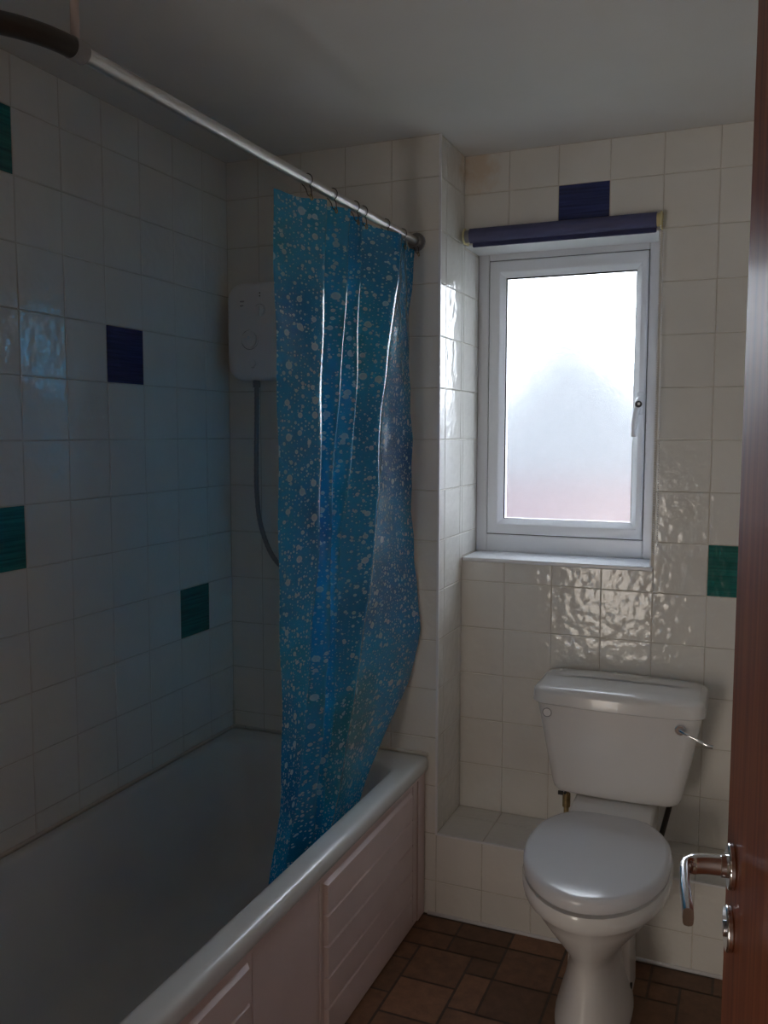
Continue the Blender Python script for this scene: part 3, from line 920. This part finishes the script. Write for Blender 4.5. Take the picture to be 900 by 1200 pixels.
tt = obj('thumb_turn', rose(.953), M['chrome'], dr, bevel=.002, seg=3)
bm = bmesh.new(); cyl(bm, (-.007, W - .062, .953), (-.010, W - .062, .953), .009, 16) 
obj('turn_knob', bm, M['chrome'], tt, bevel=.0015)
obj('latch_plate', newbox(.009, .031, W - .001, W + .001, .92, 1.08), M['satin'], dr)
# door frame, set to the widened opening
bm = bmesh.new()
box(bm, .60, .63, YN - .1, YN, 0, 2.03); box(bm, XR - .03, XR, YN - .1, YN, 0, 2.03); box(bm, .63, XR - .03, YN - .1, YN, 2.0, 2.03)
struct(obj('door_frame', bm, M['wood'], bevel=.002))

# ------------------------------------------------------------------ outdoors, blurred by the glass
struct(obj('ground', newbox(-20, 22, 1.2, 40, -2.9, -2.8), M['grass']))
hs = empty('house', (0, 9, -2.8))
tag(hs, 'neighbouring brick house seen only as a blur through the frosted window', 'house')
def house():
    x0, x1, xm, ze, zm, zt = -2.7, 1.3, -.7, 3.7, 4.1, 5.9
    bm = bmesh.new(); box(bm, x0, x1, 0, 5, 0, ze); box(bm, -11, x0, .6, 5, 0, 3.4); box(bm, x1, 9, .6, 5, 0, 3.4)  # side wings added to darken the view through the lower pane
    obj('wall', bm, M['brick'], hs)
    bm = bmesh.new()
    a = [bm.verts.new((x, y, z)) for y in (-.04, 5) for x, z in ((x0, ze), (x1, ze), (xm, zt))]
    bm.faces.new((a[0], a[1], a[2])); bm.faces.new((a[3], a[5], a[4])); bm.faces.new((a[0], a[2], a[5], a[3])); bm.faces.new((a[1], a[4], a[5], a[2])); bm.faces.new((a[0], a[3], a[4], a[1]))
    obj('gable', bm, M['roof'], hs)
    bm = bmesh.new()
    for sgn in (-1, 1):
        xe = xm + sgn * (x1 - xm + .25); zz = ze - .27
        p = [(xm, -.3, zt + .03), (xe, -.3, zz), (xe, 5.3, zz), (xm, 5.3, zt + .03)]
        lo = [bm.verts.new(q) for q in p]; hi = [bm.verts.new((q[0], q[1], q[2] + .12)) for q in p]
        bm.faces.new(lo); bm.faces.new(hi)
        for k in range(4): bm.faces.new((lo[k], lo[(k + 1) % 4], hi[(k + 1) % 4], hi[k]))
    for xa, xb in ((-11.2, x0), (x1, 9.2)):      # low pitched roofs of the two wings, added to darken the lower glass
        lo = [bm.verts.new((x, y, z)) for x in (xa, xb) for y, z in ((.3, 3.35), (2.8, 4.7), (5.3, 3.35))]
        bm.faces.new(lo[:3]); bm.faces.new(lo[3:][::-1])
        for k in range(3): bm.faces.new((lo[k], lo[(k + 1) % 3], lo[3 + (k + 1) % 3], lo[3 + k]))
    obj('roof', bm, M['roof'], hs)
house()

# ------------------------------------------------------------------ light
w = bpy.data.worlds.new('World'); S.world = w; w.use_nodes = True
bg = w.node_tree.nodes['Background']
bg.inputs['Color'].default_value = (.88, .94, 1, 1); bg.inputs['Strength'].default_value = 10.5
def area(name, loc, rot, sx, sy, power, col):
    l = bpy.data.lights.new(name, 'AREA'); l.shape = 'RECTANGLE'; l.size = sx; l.size_y = sy; l.energy = power; l.color = col
    o = bpy.data.objects.new(name, l); C.objects.link(o); o.location = loc; o.rotation_euler = rot; return o
area('hall_daylight', (.54, -3.5, .62), (math.radians(90), 0, 0), .68, 1.1, 15.0, (1, .895, .79))

# ------------------------------------------------------------------ camera
cx, cy, cz, yaw, pitch, roll, fpx = 1.5941, -2.4976, 1.4963, -.3962, -.0889, .001, 1038.0
sy_, cy_, sp_, cp_ = math.sin(yaw), math.cos(yaw), math.sin(pitch), math.cos(pitch)
f = Vector((sy_ * cp_, cy_ * cp_, sp_)); r = Vector((cy_, -sy_, 0)); u = r.cross(f)
cr_, sr_ = math.cos(roll), math.sin(roll)
r2 = cr_ * r + sr_ * u; u2 = -sr_ * r + cr_ * u
cam = bpy.data.cameras.new('Camera'); co = bpy.data.objects.new('Camera', cam); C.objects.link(co)
mw = Matrix(((r2.x, u2.x, -f.x, cx), (r2.y, u2.y, -f.y, cy), (r2.z, u2.z, -f.z, cz), (0, 0, 0, 1)))
co.matrix_world = mw
cam.sensor_fit = 'HORIZONTAL'; cam.sensor_width = 36; cam.lens = 36 * fpx / 900
cam.clip_start = .02; cam.clip_end = 200
S.camera = co
S.view_settings.view_transform = 'Standard'; S.view_settings.look = 'None'
S.view_settings.gamma = 1; S.view_settings.use_curve_mapping = False
S.view_settings.exposure = 0
S.cycles.use_denoising = True
S.cycles.max_bounces = 14; S.cycles.diffuse_bounces = 8; S.cycles.transmission_bounces = 10; S.cycles.glossy_bounces = 6
S.cycles.sample_clamp_indirect = 8
